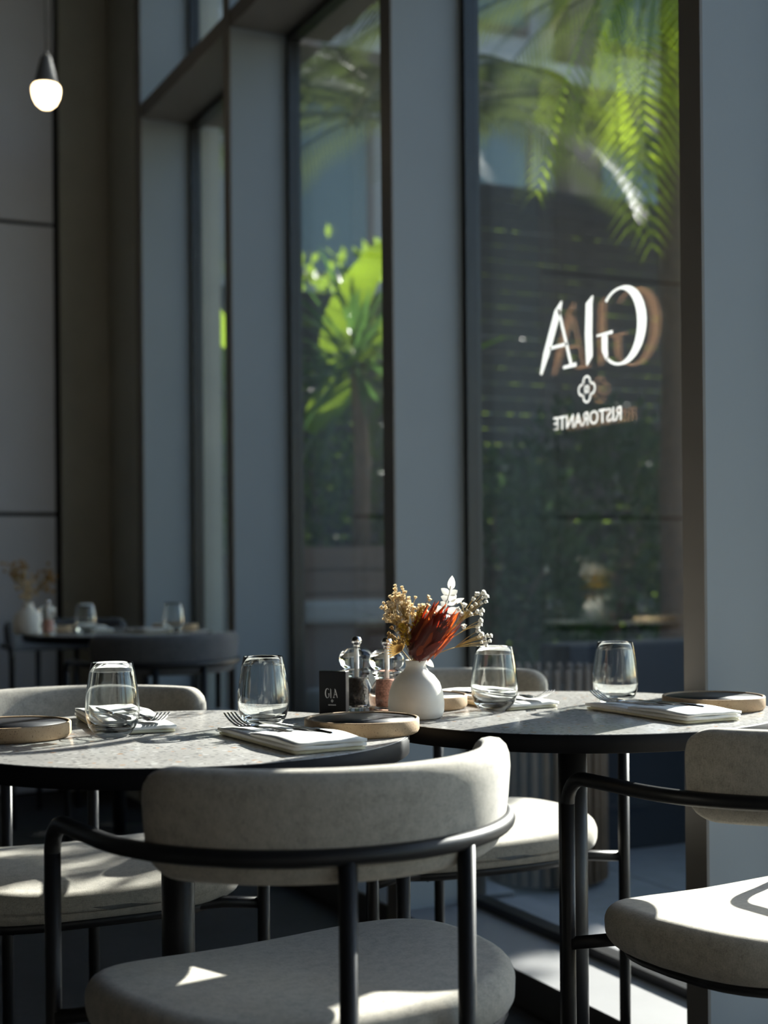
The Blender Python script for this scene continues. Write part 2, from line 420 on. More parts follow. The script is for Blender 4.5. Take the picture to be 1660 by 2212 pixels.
# ------------------------------------------------------------------ chairs
def rounded_seat(zt, th, cx, cyy, hx, hy, ex=3.2, n=48, rings=6, sag=.012):
    vs = []; fs = []
    prof = []
    for k in range(rings + 1):
        a = math.pi / 2 * k / rings; prof.append((1 - .11 * (1 - math.sin(a)), -th / 2 + th / 2 * (-math.cos(a)) if False else zt - th + th * .5 * (1 - math.cos(a))))
    prof = []
    m = 7
    for k in range(2 * m + 1):
        a = -math.pi / 2 + math.pi * k / (2 * m)
        prof.append((1 - .10 * (1 - math.cos(a)), zt - th / 2 + th / 2 * math.sin(a)))
    prof = [(.0, zt - th)] + [(.5, zt - th)] + prof + [(.72, zt + .004), (.4, zt + .003), (0, zt + .001)]
    for s, z in prof:
        for k in range(n):
            a = 2 * math.pi * k / n; c, sn = math.cos(a), math.sin(a)
            x = math.copysign(abs(c) ** (2 / ex), c) * hx * s; y = math.copysign(abs(sn) ** (2 / ex), sn) * hy * s
            taper = 1 - .10 * max(0, -y / hy)
            zz = z
            if z > zt - th * .6: zz = z + .014 * (x / hx) ** 2 - .010 * max(0, y / hy) ** 2 - sag * (1 - (x / hx) ** 2) * .3
            vs.append((cx + x * taper, cyy + y, zz))
    for i in range(len(prof) - 1):
        for k in range(n):
            k2 = (k + 1) % n; fs.append((i * n + k, i * n + k2, (i + 1) * n + k2, (i + 1) * n + k))
    return MB().add(vs, fs)
RC, RR, ZR = -.10, .262, .682
def backrest_mesh():
    ns, nc = 56, 20
    vs = []; fs = []
    half = math.radians(71); ext = .010
    L = RR * .92 * half + ext
    for i in range(ns + 1):
        s = -1 + 2 * i / ns; s = math.copysign(1 - (1 - abs(s)) ** 1.35, s) if abs(s) > 1e-9 else 0
        l = s * L; arc = RR * .92 * half
        if abs(l) <= arc:
            th = l / (RR * .92); base = Vector((math.sin(th), -math.cos(th), 0)); off = Vector((0, RC, 0)); tang = 0
        else:
            th = math.copysign(half, l); base = Vector((math.sin(th), -math.cos(th), 0)); tang = abs(l) - arc
            off = Vector((0, RC, 0)) + Vector((-math.sin(th) * .1, 1, 0)).normalized() * tang
        ed = (1 - abs(s)) * L
        cr = .050
        fz = 1.0 if ed > cr else math.sqrt(max(0, 1 - ((cr - ed) / cr) ** 2))
        hz = .064 * (.40 + .60 * fz); ht = .024 * (fz ** .6)
        zc = .7125
        for k in range(nc):
            a = 2 * math.pi * k / nc
            cz = math.copysign(abs(math.sin(a)) ** .55, math.sin(a)); cn = math.copysign(abs(math.cos(a)) ** .7, math.cos(a))
            z = zc + hz * cz
            lean = (z - .65) * .10
            r = RR - .028 + ht * cn + lean
            p = off + base * r
            vs.append((p.x, p.y, z))
    for i in range(ns):
        for k in range(nc):
            k2 = (k + 1) % nc; fs.append((i * nc + k, i * nc + k2, (i + 1) * nc + k2, (i + 1) * nc + k))
    fs.append(tuple(range(nc))); fs.append(tuple(reversed([ns * nc + k for k in range(nc)])))
    return MB().add(vs, fs)
TR = .0105
YF = .055
def make_chair(label):
    root = empty('dining_chair', (0, 0, 0), 0, label, 'chair')
    rounded_seat(.500, .058, -.004, -.132, .260, .198).build('seat', 'fabric', root)
    backrest_mesh().build('backrest', 'fabric', root)
    pts = []
    bend = [(0, YF + .0, ZR - .045)]
    for k in range(0, 7):
        a = math.pi / 2 * k / 6
        bend.append((0, YF - .04 + .04 * math.cos(a), ZR - .04 + .04 * math.sin(a)))
    left = [(-RR, y, z) for (_, y, z) in bend]
    arc = [(RR * math.sin(th), RC - RR * math.cos(th), ZR) for th in [math.radians(-90 + 180 * k / 40) for k in range(41)]]
    right = [(RR, y, z) for (_, y, z) in reversed(bend)]
    MB().tube(left + arc + right, TR, 12).build('arm_ring', 'black_metal', root)
    for s in (-1, 1):
        MB().tube([(s * RR, YF, 0), (s * RR, YF, ZR - .04)], TR, 12).build('leg', 'black_metal', root)
    for s in (-1, 1):
        a = math.radians(17.5) * s
        x, y = RR * math.sin(a), RC - RR * math.cos(a)
        MB().tube([(x, y, 0), (x, y, ZR - .004)], TR, 12).build('leg', 'black_metal', root)
    mb = MB()
    mb.tube([(-RR, YF - .005, .437), (-.2, YF - .030, .440), (.2, YF - .030, .440), (RR, YF - .005, .437)], .010, 8)
    for s in (-1, 1):
        a = math.radians(17.5) * s
        mb.tube([(RR * math.sin(a), RC - RR * math.cos(a), .435), (s * .12, -.2, .434), (s * .14, YF - .03, .434)], .009, 8)
    mb.build('seat_frame', 'black_metal', root)
    sh = MB(); n = 40; vs = []; fs = []
    for z, sc_ in ((.429, .80), (.429, .93), (.442, .955), (.444, .90)):
        for k in range(n):
            a = 2 * math.pi * k / n; c, sn = math.cos(a), math.sin(a)
            vs.append((math.copysign(abs(c) ** .62, c) * .252 * sc_ * (1 - .10 * max(0, -sn)), -.135 + math.copysign(abs(sn) ** .62, sn) * .198 * sc_, z))
    for i in range(3):
        for k in range(n):
            k2 = (k + 1) % n; fs.append((i * n + k, i * n + k2, (i + 1) * n + k2, (i + 1) * n + k))
    fs.append(tuple(reversed(range(n)))); fs.append(tuple(3 * n + k for k in range(n)))
    sh.add(vs, fs, True).build('seat_pan', 'black_metal', root)
    return root
chair = make_chair('')
CH = 'upholstered chairs with black tube arms'
place(chair, (.653, 1.755, 0), 7.5, 'beige-grey upholstered chair with black tubular arms in the foreground, pulled up to the left table', CH, True)
place(chair, (1.406, 1.735, 0), 4, 'grey upholstered chair cropped at the right edge with sunlit seat', CH)
place(chair, (.565, 2.262, 0), 180, 'grey upholstered chair on the far side of the left table', CH)
place(chair, (1.302, 2.290, 0), 180, 'grey upholstered chair behind the vase, beside the window', CH)
c5 = place(chair, (1.33, 4.62, 0), 0, 'shade-toned grey chair with rounded back in front of the far table', CH)
c6 = place(chair, (1.30, 5.50, 0), 180, 'shade-toned grey chair behind the far table against the back wall', CH)

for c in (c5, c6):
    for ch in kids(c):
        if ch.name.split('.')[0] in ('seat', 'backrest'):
            ch.data = ch.data.copy(); ch.data.materials[0] = M['fabric_shade']
# ------------------------------------------------------------------ tables
TZ = .75
def make_table(R, label):
    root = empty('round_table', (0, 0, 0), 0, label, 'table')
    MB().lathe([(R - .002, TZ - .004), (R - .002, TZ - .0006), (R - .0035, TZ)], 128).build('tabletop', 'terrazzo', root)
    MB().lathe([(R - .03, TZ - .027), (R - .001, TZ - .027), (R, TZ - .026), (R, TZ - .0015), (R - .0012, TZ - .0006), (R - .03, TZ - .0042)], 128, closed=True).build('edge_band', 'table_edge', root)
    MB().lathe([(R - .02, TZ - .026), (R - .02, TZ - .0045)], 64).build('core_board', 'table_edge', root)
    MB().lathe([(.024, .012), (.024, TZ - .032)], 24).build('pedestal', 'black_metal', root)
    MB().lathe([(.12, TZ - .032), (.12, TZ - .026)], 32).build('mounting_plate', 'black_metal', root)
    MB().lathe([(.21, 0), (.215, .004), (.21, .010), (.03, .014)], 48).build('base_plate', 'black_metal', root)
    return root
TL, TRt = (.617, 2.0), (1.298, 2.0)
RL = .339
tb = make_table(RL, 'round terrazzo table with black edge at left, two plates and two glasses on it')
tb.location = (*TL, 0)
place(tb, (*TRt, 0), 40, 'round terrazzo table with black edge at right, next to the window')
place(tb, (1.36, 5.12, 0), 80, 'dim round table in the background in front of the back wall')
place(tb, (.46, 4.84, 0), 10, 'dim round table reflected in the logo window pane')

# ------------------------------------------------------------------ tableware
tumbler = MB().lathe([(0, .0), (.019, 0), (.0225, .0012), (.0275, .005), (.0345, .015), (.0382, .027), (.0393, .038), (.0386, .052), (.0362, .072), (.0328, .093), (.0302, .1065),
                      (.0297, .1072), (.0291, .1065), (.0316, .093), (.0350, .072), (.0374, .052), (.0380, .038), (.0365, .027), (.0315, .0175), (.022, .0125), (0, .0115)], 64).build('glass_tumbler', 'tumbler_glass')
tag(tumbler, '', 'glass', 'stemless glasses')
def put_glass(x, y, label, first=False, rz=0): return place(tumbler, (x, y, TZ), rz, label, 'stemless glasses', first)
put_glass(.530, 2.030, 'stemless glass leftmost on the left table', True)
put_glass(.763, 2.030, 'stemless glass standing between fork napkin and black menu on the left table')
put_glass(1.182, 2.056, 'stemless glass right of the vase beneath the dried sprigs')
put_glass(1.416, 2.045, 'stemless glass on the right table in front of the dark window')
put_glass(1.227, 5.06, 'dim blurred glass on the far table nearer the vase')
put_glass(1.512, 4.93, 'dim blurred glass on the far table nearer the window')
put_glass(.62, 4.90, 'blurred glass left of the vase in the window reflection')
put_glass(.26, 4.78, 'blurred glass right of the menu in the window reflection')

def make_plate():
    root = empty('side_plate', (0, 0, 0), 0, '', 'plate', 'stoneware plates')
    R = .084
    MB().lathe([(0, 0), (R - .006, 0), (R - .002, .002), (R, .006), (R, .0205), (R - .0008, .0222), (R - .0030, .0228), (R - .0052, .0218), (R - .0056, .020), (R - .010, .019), (0, .006)][:9] + [(R - .0064, .012), (0, .006)], 96).build('body', 'stoneware', root)
    MB().lathe([(R - .0062, .0205), (R - .0066, .013), (R - .0085, .0092), (R - .015, .0075), (0, .0072)], 96).build('glaze', 'plate_glaze', root)
    return root
plate = make_plate()
place(plate, (.862, 1.887, TZ), 0, 'black-glazed tan stoneware plate in front of the vase on the left table', 'stoneware plates', True)
place(plate, (.397, 2.085, TZ), 50, 'black-glazed tan stoneware plate cut off by the left edge', 'stoneware plates')
place(plate, (1.509, 1.897, TZ), 100, 'black-glazed tan stoneware plate at the right edge beside the window', 'stoneware plates')
place(plate, (1.093, 2.162, TZ), 150, 'black-glazed tan stoneware plate half hidden behind the vase', 'stoneware plates')
place(plate, (1.14, 5.26, TZ), 0, 'dim plate behind the vase on the far table', 'stoneware plates')
place(plate, (1.58, 5.13, TZ), 0, 'dim plate at the window side of the far table', 'stoneware plates')
place(plate, (.30, 4.65, TZ), 0, 'plate at the front of the table in the window reflection', 'stoneware plates')

def sheet(w0, l0, z0, th, droop=0, x0=0, y0=0, seed=0):
    rnd = random.Random(seed); nx, ny = 6, 14
    vs = []; fs = []
    ph = rnd.random() * 6
    for top in (0, 1):
        for j in range(ny + 1):
            for i in range(nx + 1):
                u, v = i / nx - .5, j / ny - .5
                wob = .0012 * math.sin(7 * v + ph) + .0008 * math.sin(9 * u + ph * 2)
                e = 1 - (2 * abs(u)) ** 8 * .5
                z = z0 + th * (top * (.82 + .18 * e)) + wob * (1 if top else .3) + .001
                xw = w0 * u * (1 + .012 * math.sin(5 * v + ph))
                vs.append((x0 + xw, y0 + l0 * v + .002 * math.sin(4 * u + ph), max(z, .0004)))
    N = (nx + 1) * (ny + 1)
    for j in range(ny):
        for i in range(nx):
            a = j * (nx + 1) + i; q = (a, a + 1, a + nx + 2, a + nx + 1)
            fs.append(tuple(reversed(q))); fs.append(tuple(k + N for k in q))
    def rim(idx):
        for a, b in zip(idx[:-1], idx[1:]): fs.append((a, b, b + N, a + N))
    rim([i for i in range(nx + 1)]); rim([nx + j * (nx + 1) for j in range(ny + 1)])
    rim([ny * (nx + 1) + nx - i for i in range(nx + 1)]); rim([(ny - j) * (nx + 1) for j in range(ny + 1)])
    return MB().add(vs, fs)
def make_napkin():
    root = empty('folded_napkin', (0, 0, 0), 0, '', 'napkin', 'folded napkins')
    sheet(.104, .262, 0, .0045, seed=1).build('lower_fold', 'napkin_fold', root)
    sheet(.106, .266, .0042, .0042, seed=2).build('upper_fold', 'napkin_cloth', root)
    sheet(.105, .150, .0104, .0046, y0=-.059, seed=3).build('pocket', 'napkin_cloth', root)
    return root
nap = make_napkin()
NP = [((.730, 1.842), 3, 'folded white napkin with fork in the foreground of the left table'),
      ((.582, 2.165), 176, 'folded white napkin behind the leftmost glass'),
      ((1.379, 1.868), 1, 'folded white napkin with fork on the right table'),
      ((1.238, 2.172), 184, 'folded white napkin behind the glass right of the vase')]
for k, (p, rz, lab) in enumerate(NP): place(nap, (*p, TZ + .0002), rz, lab, 'folded napkins', k == 0)
place(nap, (1.30, 5.25, TZ), 176, 'dim napkin on the far table beside the vase', 'folded napkins')
place(nap, (1.45, 5.03, TZ), 0, 'dim napkin on the far table beside the window-side glass', 'folded napkins')
place(nap, (.66, 4.74, TZ), 0, 'napkin left of the vase in the window reflection', 'folded napkins')
def make_fork():
    root = empty('fork', (0, 0, 0), 0, '', 'fork', 'steel forks')
    mb = MB(); n = 12; vs = []; fs = []
    for k in range(n + 1):
        v = k / n; y = -.105 + .125 * v; wv = .0048 - .0022 * v if v < .85 else .0026 + (v - .85) / .15 * .006
        z = .0125 + .004 * math.sin(v * math.pi) + (.002 if v > .9 else 0)
        for sx in (-1, 1):
            for sz in (0, 1): vs.append((sx * wv, y, z + sz * .0018))
    for k in range(n):
        a = 4 * k; b = a + 4
        fs += [(a + 1, a + 3, b + 3, b + 1), (a, b, b + 2, a + 2), (a, a + 1, b + 1, b), (a + 2, b + 2, b + 3, a + 3)]
    fs += [(0, 2, 3, 1), (4 * n, 4 * n + 1, 4 * n + 3, 4 * n + 2)]
    mb.add(vs, fs).build('handle', 'steel', root)
    def blade(x0, x1, y0, y1, m=6, c0=.0135):
        vs = []; fs = []
        for k in range(m + 1):
            v = k / m; y = y0 + (y1 - y0) * v; q = (y - .02) / .062
            z = c0 + .002 - .008 * math.sin(max(0, min(1, q)) * math.pi) * .5 + .013 * max(0, q) ** 2
            hw = (x1 - x0) / 2 * (1 - .35 * max(0, v - .6)); cx = (x0 + x1) / 2
            vs += [(cx - hw, y, z), (cx + hw, y, z), (cx - hw, y, z + .0016), (cx + hw, y, z + .0016)]
        for k in range(m):
            a = 4 * k; b = a + 4
            fs += [(a + 2, a + 3, b + 3, b + 2), (a, b, b + 1, a + 1), (a, a + 2, b + 2, b), (a + 1, b + 1, b + 3, a + 3)]
        fs += [(0, 1, 3, 2), (4 * m, 4 * m + 2, 4 * m + 3, 4 * m + 1)]
        return MB().add(vs, fs)
    blade(-.0105, .0105, .018, .040).build('fork_head', 'steel', root)
    for k in range(4):
        x = -.0105 + k * .006 ; blade(x, x + .0032, .039, .082).build('tine', 'steel', root)
    return root
fork = make_fork()
def make_knife():
    root = empty('table_knife', (0, 0, 0), 0, '', 'knife', 'steel knives')
    MB().tube([(0, -.10, .0145), (0, -.06, .0150), (0, .0, .0148)], [.0036, .0042, .0034], 10).build('handle', 'steel', root)
    ol = [(-.0065, 0), (.006, 0), (.0075, .03), (.0075, .07), (.004, .092), (-.002, .098), (-.0065, .08)]
    n = len(ol); vs = [(x, y, .0138) for x, y in ol] + [(x, y, .0152) for x, y in ol]
    MB().add(vs, [tuple(reversed(range(n))), tuple(range(n, 2 * n))] + [(i, (i + 1) % n, (i + 1) % n + n, i + n) for i in range(n)], False).build('blade', 'steel', root)
    return root
knife = make_knife()
def on_nap(k, dx, dy):
    (p, rz, _) = NP[k]; a = math.radians(rz); return (p[0] + dx * math.cos(a) - dy * math.sin(a), p[1] + dx * math.sin(a) + dy * math.cos(a), TZ + .0008)
wh = ['on the foreground napkin of the left table', 'on the napkin behind the leftmost glass', 'on the napkin of the right table, nearest the window', 'on the napkin behind the glass right of the vase']
for k in range(4):
    rz = NP[k][1]
    place(fork, on_nap(k, -.022, .055), rz + 8, 'steel fork with raised tines ' + wh[k], 'steel forks', k == 0)
    place(knife, on_nap(k, .022, .03), rz + 6, 'steel knife tucked into its pocket ' + wh[k], 'steel knives', k == 0)

# menu stand
def make_menu():
    root = empty('menu_card', (0, 0, 0), 0, '', 'menu', 'black menu cards')
    W, H = .046, .073
    MB().box((-W / 2, -.008, 0), (W / 2, .008, H)).build('card', 'menu_black', root, .0008, 1)
    def mp(x0, x1, z0, z1): return lambda p, y: (x0 + p[0] * (x1 - x0), y, z0 + p[1] * (z1 - z0))
    y = -.0084
    poly_plate('letter', letterG(), y, .0003, 'print_white', root, mp(-.012, -.0045, .030, .0445))
    poly_plate('letter', letterI(), y, .0003, 'print_white', root, mp(-.0032, .006, .029, .045))
    poly_plate('letter', letterA(), y, .0003, 'print_white', root, mp(.0005, .0095, .030, .0445))
    poly_plate('emblem', clq, y, .0003, 'print_white', root, mp(-.0022, .0018, .0225, .0275))
    poly_plate('word', TQ, y, .0003, 'print_white', root, mp(-.0068, .0062, .0175, .0193))
    return root
menu = make_menu()
place(menu, (.917, 2.115, TZ), -44, 'small black menu card printed GIA beside the mills', 'black menu cards', True)
place(menu, (.335, 4.83, TZ), -20, 'black menu card in the window reflection', 'black menu cards')

# mills
def make_mill(kind):
    root = empty(kind + '_mill', (0, 0, 0), 0, '', 'mill')
    MB().lathe([(0, 0), (.027, 0), (.0295, .002), (.0298, .010), (.0275, .013), (.0285, .016), (.0300, .024), (.0292, .032), (.0250, .044), (.0208, .053), (.0196, .058), (.0215, .063), (.0245, .066), (.0247, .070), (.0215, .0725), (0, .0728)], 40).build('body', 'tumbler_glass', root)
    MB().lathe([(0, .0735), (.0215, .0738), (.0262, .078), (.0290, .085), (.0288, .092), (.0255, .0995), (.018, .1045), (.008, .1065), (0, .1068)], 40).build('dome', 'tumbler_glass', root)
    MB().lathe([(0, .0125), (.0120, .013), (.0128, .020), (.0132, .035), (.0126, .047), (.0122, .056), (.010, .0580), (0, .0585)], 24).build('filling', 'peppercorn' if kind == 'pepper' else 'pink_salt', root)
    MB().lathe([(0, .0075), (.014, .0075), (.014, .0122), (0, .0122)], 24).build('grinder', 'steel', root)
    MB().lathe([(.0028, .060), (.0028, .108)], 12).build('spindle', 'print_white', root)
    k = MB().lathe([(0, .1072), (.0058, .1072), (.0062, .1095), (.0055, .111), (.0075, .1128), (.0092, .1165), (.0092, .1195), (.007, .1235), (.0035, .1255), (0, .1258)], 28).build('knob', 'steel', root)
    return root
pep = make_mill('pepper'); salt = make_mill('salt')
place(pep, (.974, 2.152, TZ), 0, 'clear pepper mill with steel ball top behind the menu card', 'clear mills', True)
place(salt, (1.004, 2.098, TZ), 0, 'clear mill filled with pink salt in front of the pepper mill', 'clear mills', True)
place(pep, (.40, 4.90, TZ), 0, 'pepper mill in the window reflection', 'clear mills')
place(salt, (.375, 4.98, TZ), 0, 'salt mill in the window reflection', 'clear mills')
place(salt, (1.075, 4.98, TZ), 0, 'salt mill cut off by the left edge on the far table', 'clear mills')

# vases
VX, VY = 1.018, 2.020
vase = MB().lathe([(0, .001), (.036, 0), (.0415, .003), (.0445, .012), (.0450, .025), (.0428, .042), (.0375, .057), (.0290, .068), (.0205, .0745), (.0168, .080), (.0160, .086), (.0172, .0915), (.0166, .0925), (.0148, .0915), (.0140, .086), (.0140, .078), (.0185, .072), (.03, .06), (.038, .035), (.036, .008), (0, .006)], 64).build('bud_vase', 'porcelain')
tag(vase, '', 'vase', 'white bud vases')
place(vase, (VX, VY, TZ), 0, 'white dome-shaped bud vase between the two front tables', 'white bud vases', True)
v2 = place(vase, (1.04, 5.15, TZ), 0, 'dim white bud vase on the far table at the left edge', 'white bud vases'); v2.scale = (1.2, 1.2, 1.2)
v3 = place(vase, (.47, 4.84, TZ), 0, 'white bud vase in the window reflection', 'white bud vases')

# ------------------------------------------------------------------ dried bouquet (own frame: r right, f back, up), millimetres from the vase mouth
BR = Vector((.9026, -.4305, 0)); BF = Vector((.4305, .9026, 0)); BO = Vector((VX, VY, TZ + .0915))
def B(r, u, f=0): return BR * (r * .001) + BF * (f * .001) + Vector((0, 0, u * .001))
def sprig_root(name, label, cat, group=None): return empty(name, BO, 0, label, cat, group)
def lance(L, W, curl=.15, n=6, cup=.25, tipexp=1.0):
    vs = []; fs = []
    for i in range(n + 1):
        v = i / n; wv = W * (math.sin(math.pi * min(1, v ** .75 * .98 + .02)) ** tipexp) * .5 + (.0002 if v < 1 else 0)
        y = L * v; z = curl * L * v * v
        vs += [(-wv, y, z + cup * wv), (0, y, z), (wv, y, z + cup * wv)]
    for i in range(n):
        a = 3 * i; fs += [(a, a + 1, a + 4, a + 3), (a + 1, a + 2, a + 5, a + 4)]
    return vs, fs
def orient(vs, origin, d, nrm):
    d = Vector(d).normalized(); nrm = Vector(nrm); nrm = (nrm - d * nrm.dot(d)).normalized(); x = d.cross(nrm)
    return [Vector(origin) + x * v[0] + d * v[1] + nrm * v[2] for v in vs]
# protea
pr = sprig_root('dried_protea', 'dark red dried protea head leaning right in the vase', 'flower')
ax0, ax1 = B(-2, 4, -8), B(58, 92, -14)
axd = (ax1 - ax0).normalized(); s1 = axd.orthogonal().normalized(); s2 = axd.cross(s1)
MB().tube([B(0, -55, 2), B(-1, -10, 0), ax0 + axd * .006], .0028, 8).build('stem', 'dried_stem', pr)
LEN = (ax1 - ax0).length
mb = MB().tube([ax0 + axd * LEN * q for q in (0, .1, .25, .45, .65, .8)], [.010, .020, .024, .023, .018, .008], 16).build('core', 'protea_red', pr)
for ring in range(6):
    nb = 10 if ring < 5 else 8
    t0 = [.0, .07, .15, .24, .33, .40][ring] * LEN; rad = [.013, .021, .0255, .026, .023, .018][ring]
    Lb = [.040, .048, .054, .056, .056, .055][ring]; Wb = [.016, .0165, .0155, .0135, .0115, .010][ring]
    for k in range(nb):
        a = 2 * math.pi * (k + .5 * (ring % 2)) / nb + random.uniform(-.08, .08)
        out = s1 * math.cos(a) + s2 * math.sin(a)
        org = ax0 + axd * t0 + out * rad
        flare = [.12, .14, .12, .10, .08, .04][ring] + random.uniform(-.08, .12)
        if random.random() < .12 and ring in (1, 2, 3): flare += .30
        d = axd + out * flare
        Lk = Lb * random.uniform(.9, 1.12)
        vs, fs = lance(Lk, Wb, .03 + random.uniform(-.03, .08), 7, .55, .9)
        warm = out.dot(BR) > .55 or random.random() < .15
        MB().add(orient(vs, org, d, -out), fs).build('bract', 'protea_orange' if warm and ring > 0 else random.choice(['protea_red', 'protea_brown', 'protea_red']), pr)
# small flower heads
def head_mesh(r, seed):
    rnd = random.Random(seed); mb = MB()
    for k in range(6):
        a = 2 * math.pi * k / 6 + rnd.uniform(-.3, .3); el = rnd.uniform(.2, .9)
        d = Vector((math.cos(a) * math.cos(el), math.sin(a) * math.cos(el), math.sin(el)))
        vs, fs = lance(r * 1.25, r * 1.25, .25, 3, .5, .6); mb.add(orient(vs, d * r * .05, d, Vector((0, 0, 1)) + d * .01 if abs(d.z) < .95 else Vector((1, 0, 0))), fs)
    mb.lathe([(0, -r * .7), (r * .6, -r * .35), (r * .75, 0), (r * .5, r * .5), (0, r * .6)], 7)
    return mb
HM = {}
for nm, mt in (('cream', 'dried_cream'), ('white', 'dried_white'), ('tan', 'dried_tan'), ('yellow', 'dried_yellow')):
    for s in range(2):
        o = head_mesh(.0030, s + 3).build('tmp', mt); HM[nm, s] = o.data; bpy.data.objects.remove(o)
def head(parent, loc, d, kind, sc, name='flower_head'):
    o = bpy.data.objects.new(name, HM[kind, random.randint(0, 1)]); COL.objects.link(o); o.parent = parent
    o.location = loc; o.rotation_euler = Vector(d).to_track_quat('Z', 'Y').to_euler(); o.scale = (sc, sc, sc); return o
def gyp(label, root_u, nodes, kind, group='dried baby\'s-breath sprigs', hs=1.0, name='dried_sprig'):
    """nodes: list of (node (r,u,f), [heads (r,u,f)])"""
    e = sprig_root(name, label, 'dried flower', group)
    st = MB()
    for nd, heads in nodes:
        p0 = B(*root_u); p2 = B(*nd); p1 = p0.lerp(p2, .5) + Vector((0, 0, .006))
        st.tube(bez(p0, p1, p2, 6), .0007, 5)
        for h in heads:
            q = B(*h); mid = p2.lerp(q, .5) + B(random.uniform(-3, 3), 3, random.uniform(-3, 3))
            st.tube(bez(p2, mid, q, 4), .00042, 4)
            head(e, q, (q - p2), kind, hs * random.uniform(.9, 1.45))
    st.build('stem', 'dried_stem', e); return e
def fan(n0, cr, cu, cf, sr, su, sf):
    return [(cr + random.gauss(0, sr * 1.45), cu + random.gauss(0, su), cf + random.gauss(0, sf)) for _ in range(int(n0 * 1.7))]
def frange(*a): return a
gyp('dried cream baby\'s-breath sprig at the far left of the bouquet', (-4, -6, 0), [((-22, 45, 0), fan(13, -40, 84, 2, 6, 7, 8)), ((-24, 52, 4), fan(12, -35, 68, 6, 6, 6, 8))], 'cream')
gyp('tallest dried cream baby\'s-breath sprig in the bouquet', (-3, -6, 4), [((-15, 62, 4), fan(16, -26, 98, 4, 5, 9, 8)), ((-12, 58, 8), fan(13, -14, 90, 8, 6, 7, 8))], 'cream')
gyp('dried cream baby\'s-breath sprig just left of the red protea', (-1, -6, 6), [((2, 56, 8), fan(16, 12, 80, 9, 6, 8, 8)), ((-6, 50, 2), fan(12, -10, 66, 2, 7, 8, 7))], 'cream')
gyp('short dried baby\'s-breath sprig low at the left, above the salt mill', (-4, -6, -4), [((-20, 28, -4), fan(12, -28, 46, -4, 7, 7, 7)), ((-15, 26, -6), fan(10, -16, 40, -6, 6, 7, 7))], 'tan', hs=.9)
gyp('long dried sprig with white flower heads reaching up to the right', (4, -6, 8), [((70, 62, 4), [(92, 96, 4), (100, 104, 2), (107, 98, 6), (112, 92, 3), (104, 90, 0), (96, 88, 6), (113, 100, 8), (97, 104, 6), (108, 106, 4)]), ((66, 56, 8), [(82, 78, 6), (90, 84, 10), (78, 86, 4), (88, 72, 8), (74, 72, 6)]), ((80, 66, 6), [(98, 76, 4), (106, 78, 6), (104, 72, 8), (72, 92, 8), (69, 80, 6)])], 'white', hs=1.15)
gyp('long dried sprig with white flower heads reaching low to the right', (5, -6, 2), [((62, 20, -2), [(98, 46, -2), (104, 40, 0), (108, 34, -4), (113, 38, 2), (117, 30, 0), (110, 26, -2), (104, 28, 2), (100, 36, 4), (118, 38, -2), (112, 22, 0)]), ((76, 46, 4), [(77, 52, 2), (102, 56, 4), (103, 62, 6), (98, 52, 6)])], 'white', hs=1.15)
# yellow plumes
for (lab, r0, u0, r1, u1, fz) in (('yellow dried plume left of the protea', -6, 4, -26, 60, -14), ('slim yellow dried plume close beside the protea', -4, 6, 8, 82, -14)):
    e = sprig_root('yellow_plume', lab, 'dried flower', 'yellow dried plumes')
    p0, p2 = B(-3, -6, 0), B(r1, u1, fz); p1 = B(r0, u1 * .45, fz)
    path = bez(p0, p1, p2, 12); MB().tube(path, .0008, 5).build('stem', 'dried_stem', e)
    mb = MB()
    for k in range(90):
        q = random.uniform(.45, 1); i = min(11, int(q * 12)); p = path[i].lerp(path[i + 1], q * 12 - i)
        sp = .0085 * math.sin(math.pi * min(1, (q - .35) / .68)) + .001
        c = p + Vector((random.gauss(0, 1), random.gauss(0, 1), random.gauss(0, 1))).normalized() * sp * random.random() ** .5
        mb.lathe([(0, -.0021), (.0019, -.0008), (.0020, .0008), (0, .0021)], 5, c)
    tag(mb.build('plume', 'dried_yellow', e), kind='stuff')
# tan fan leaf
e = sprig_root('dried_fan_leaf', 'tan dried fan-shaped leaf spreading behind the salt mill', 'dried leaf')
hub = B(-22, 16, 4)
MB().tube([B(-3, -6, 2), B(-12, 4, 3), hub], .001, 5).build('stem', 'dried_stem', e)
for k in range(13):
    a = math.radians(70 + k * 11.5); d = BR * math.cos(a) + Vector((0, 0, math.sin(a)))
    vs, fs = lance(.025, .0030, .03, 5, .6, .7); MB().add(orient(vs, hub, d, -BF), fs).build('blade', 'dried_tan', e)
# white leaf sprig
e = sprig_root('bleached_leaf_sprig', 'bleached white leaf sprig rising above the protea', 'dried leaf')
path = bez(B(6, -6, 6), B(44, 50, 8), B(57, 118, 4), 10)
MB().tube(path, .0009, 6).build('stem', 'dried_white', e)
for (r, u, dr, du, L, W) in ((57, 112, 2, 22, .024, .012), (54, 104, -14, 10, .016, .011), (55, 103, 14, 9, .016, .011), (53, 96, -12, 5, .014, .012), (54, 94, 10, 7, .015, .012), (52, 88, 26, 9, .029, .009), (50, 84, -10, 8, .016, .012), (48, 78, -24, 6, .024, .012), (50, 77, 24, 3, .024, .012), (14, 2, 14, -12, .020, .010), (46, 70, 10, -6, .016, .010)):
    vs, fs = lance(L, W, random.uniform(-.15, .25), 6, .3, .8)
    MB().add(orient(vs, B(r, u, 5), B(dr, du, random.uniform(-6, 6)), -BF + B(0, 300, 0)), fs).build('leaf', 'dried_white', e)
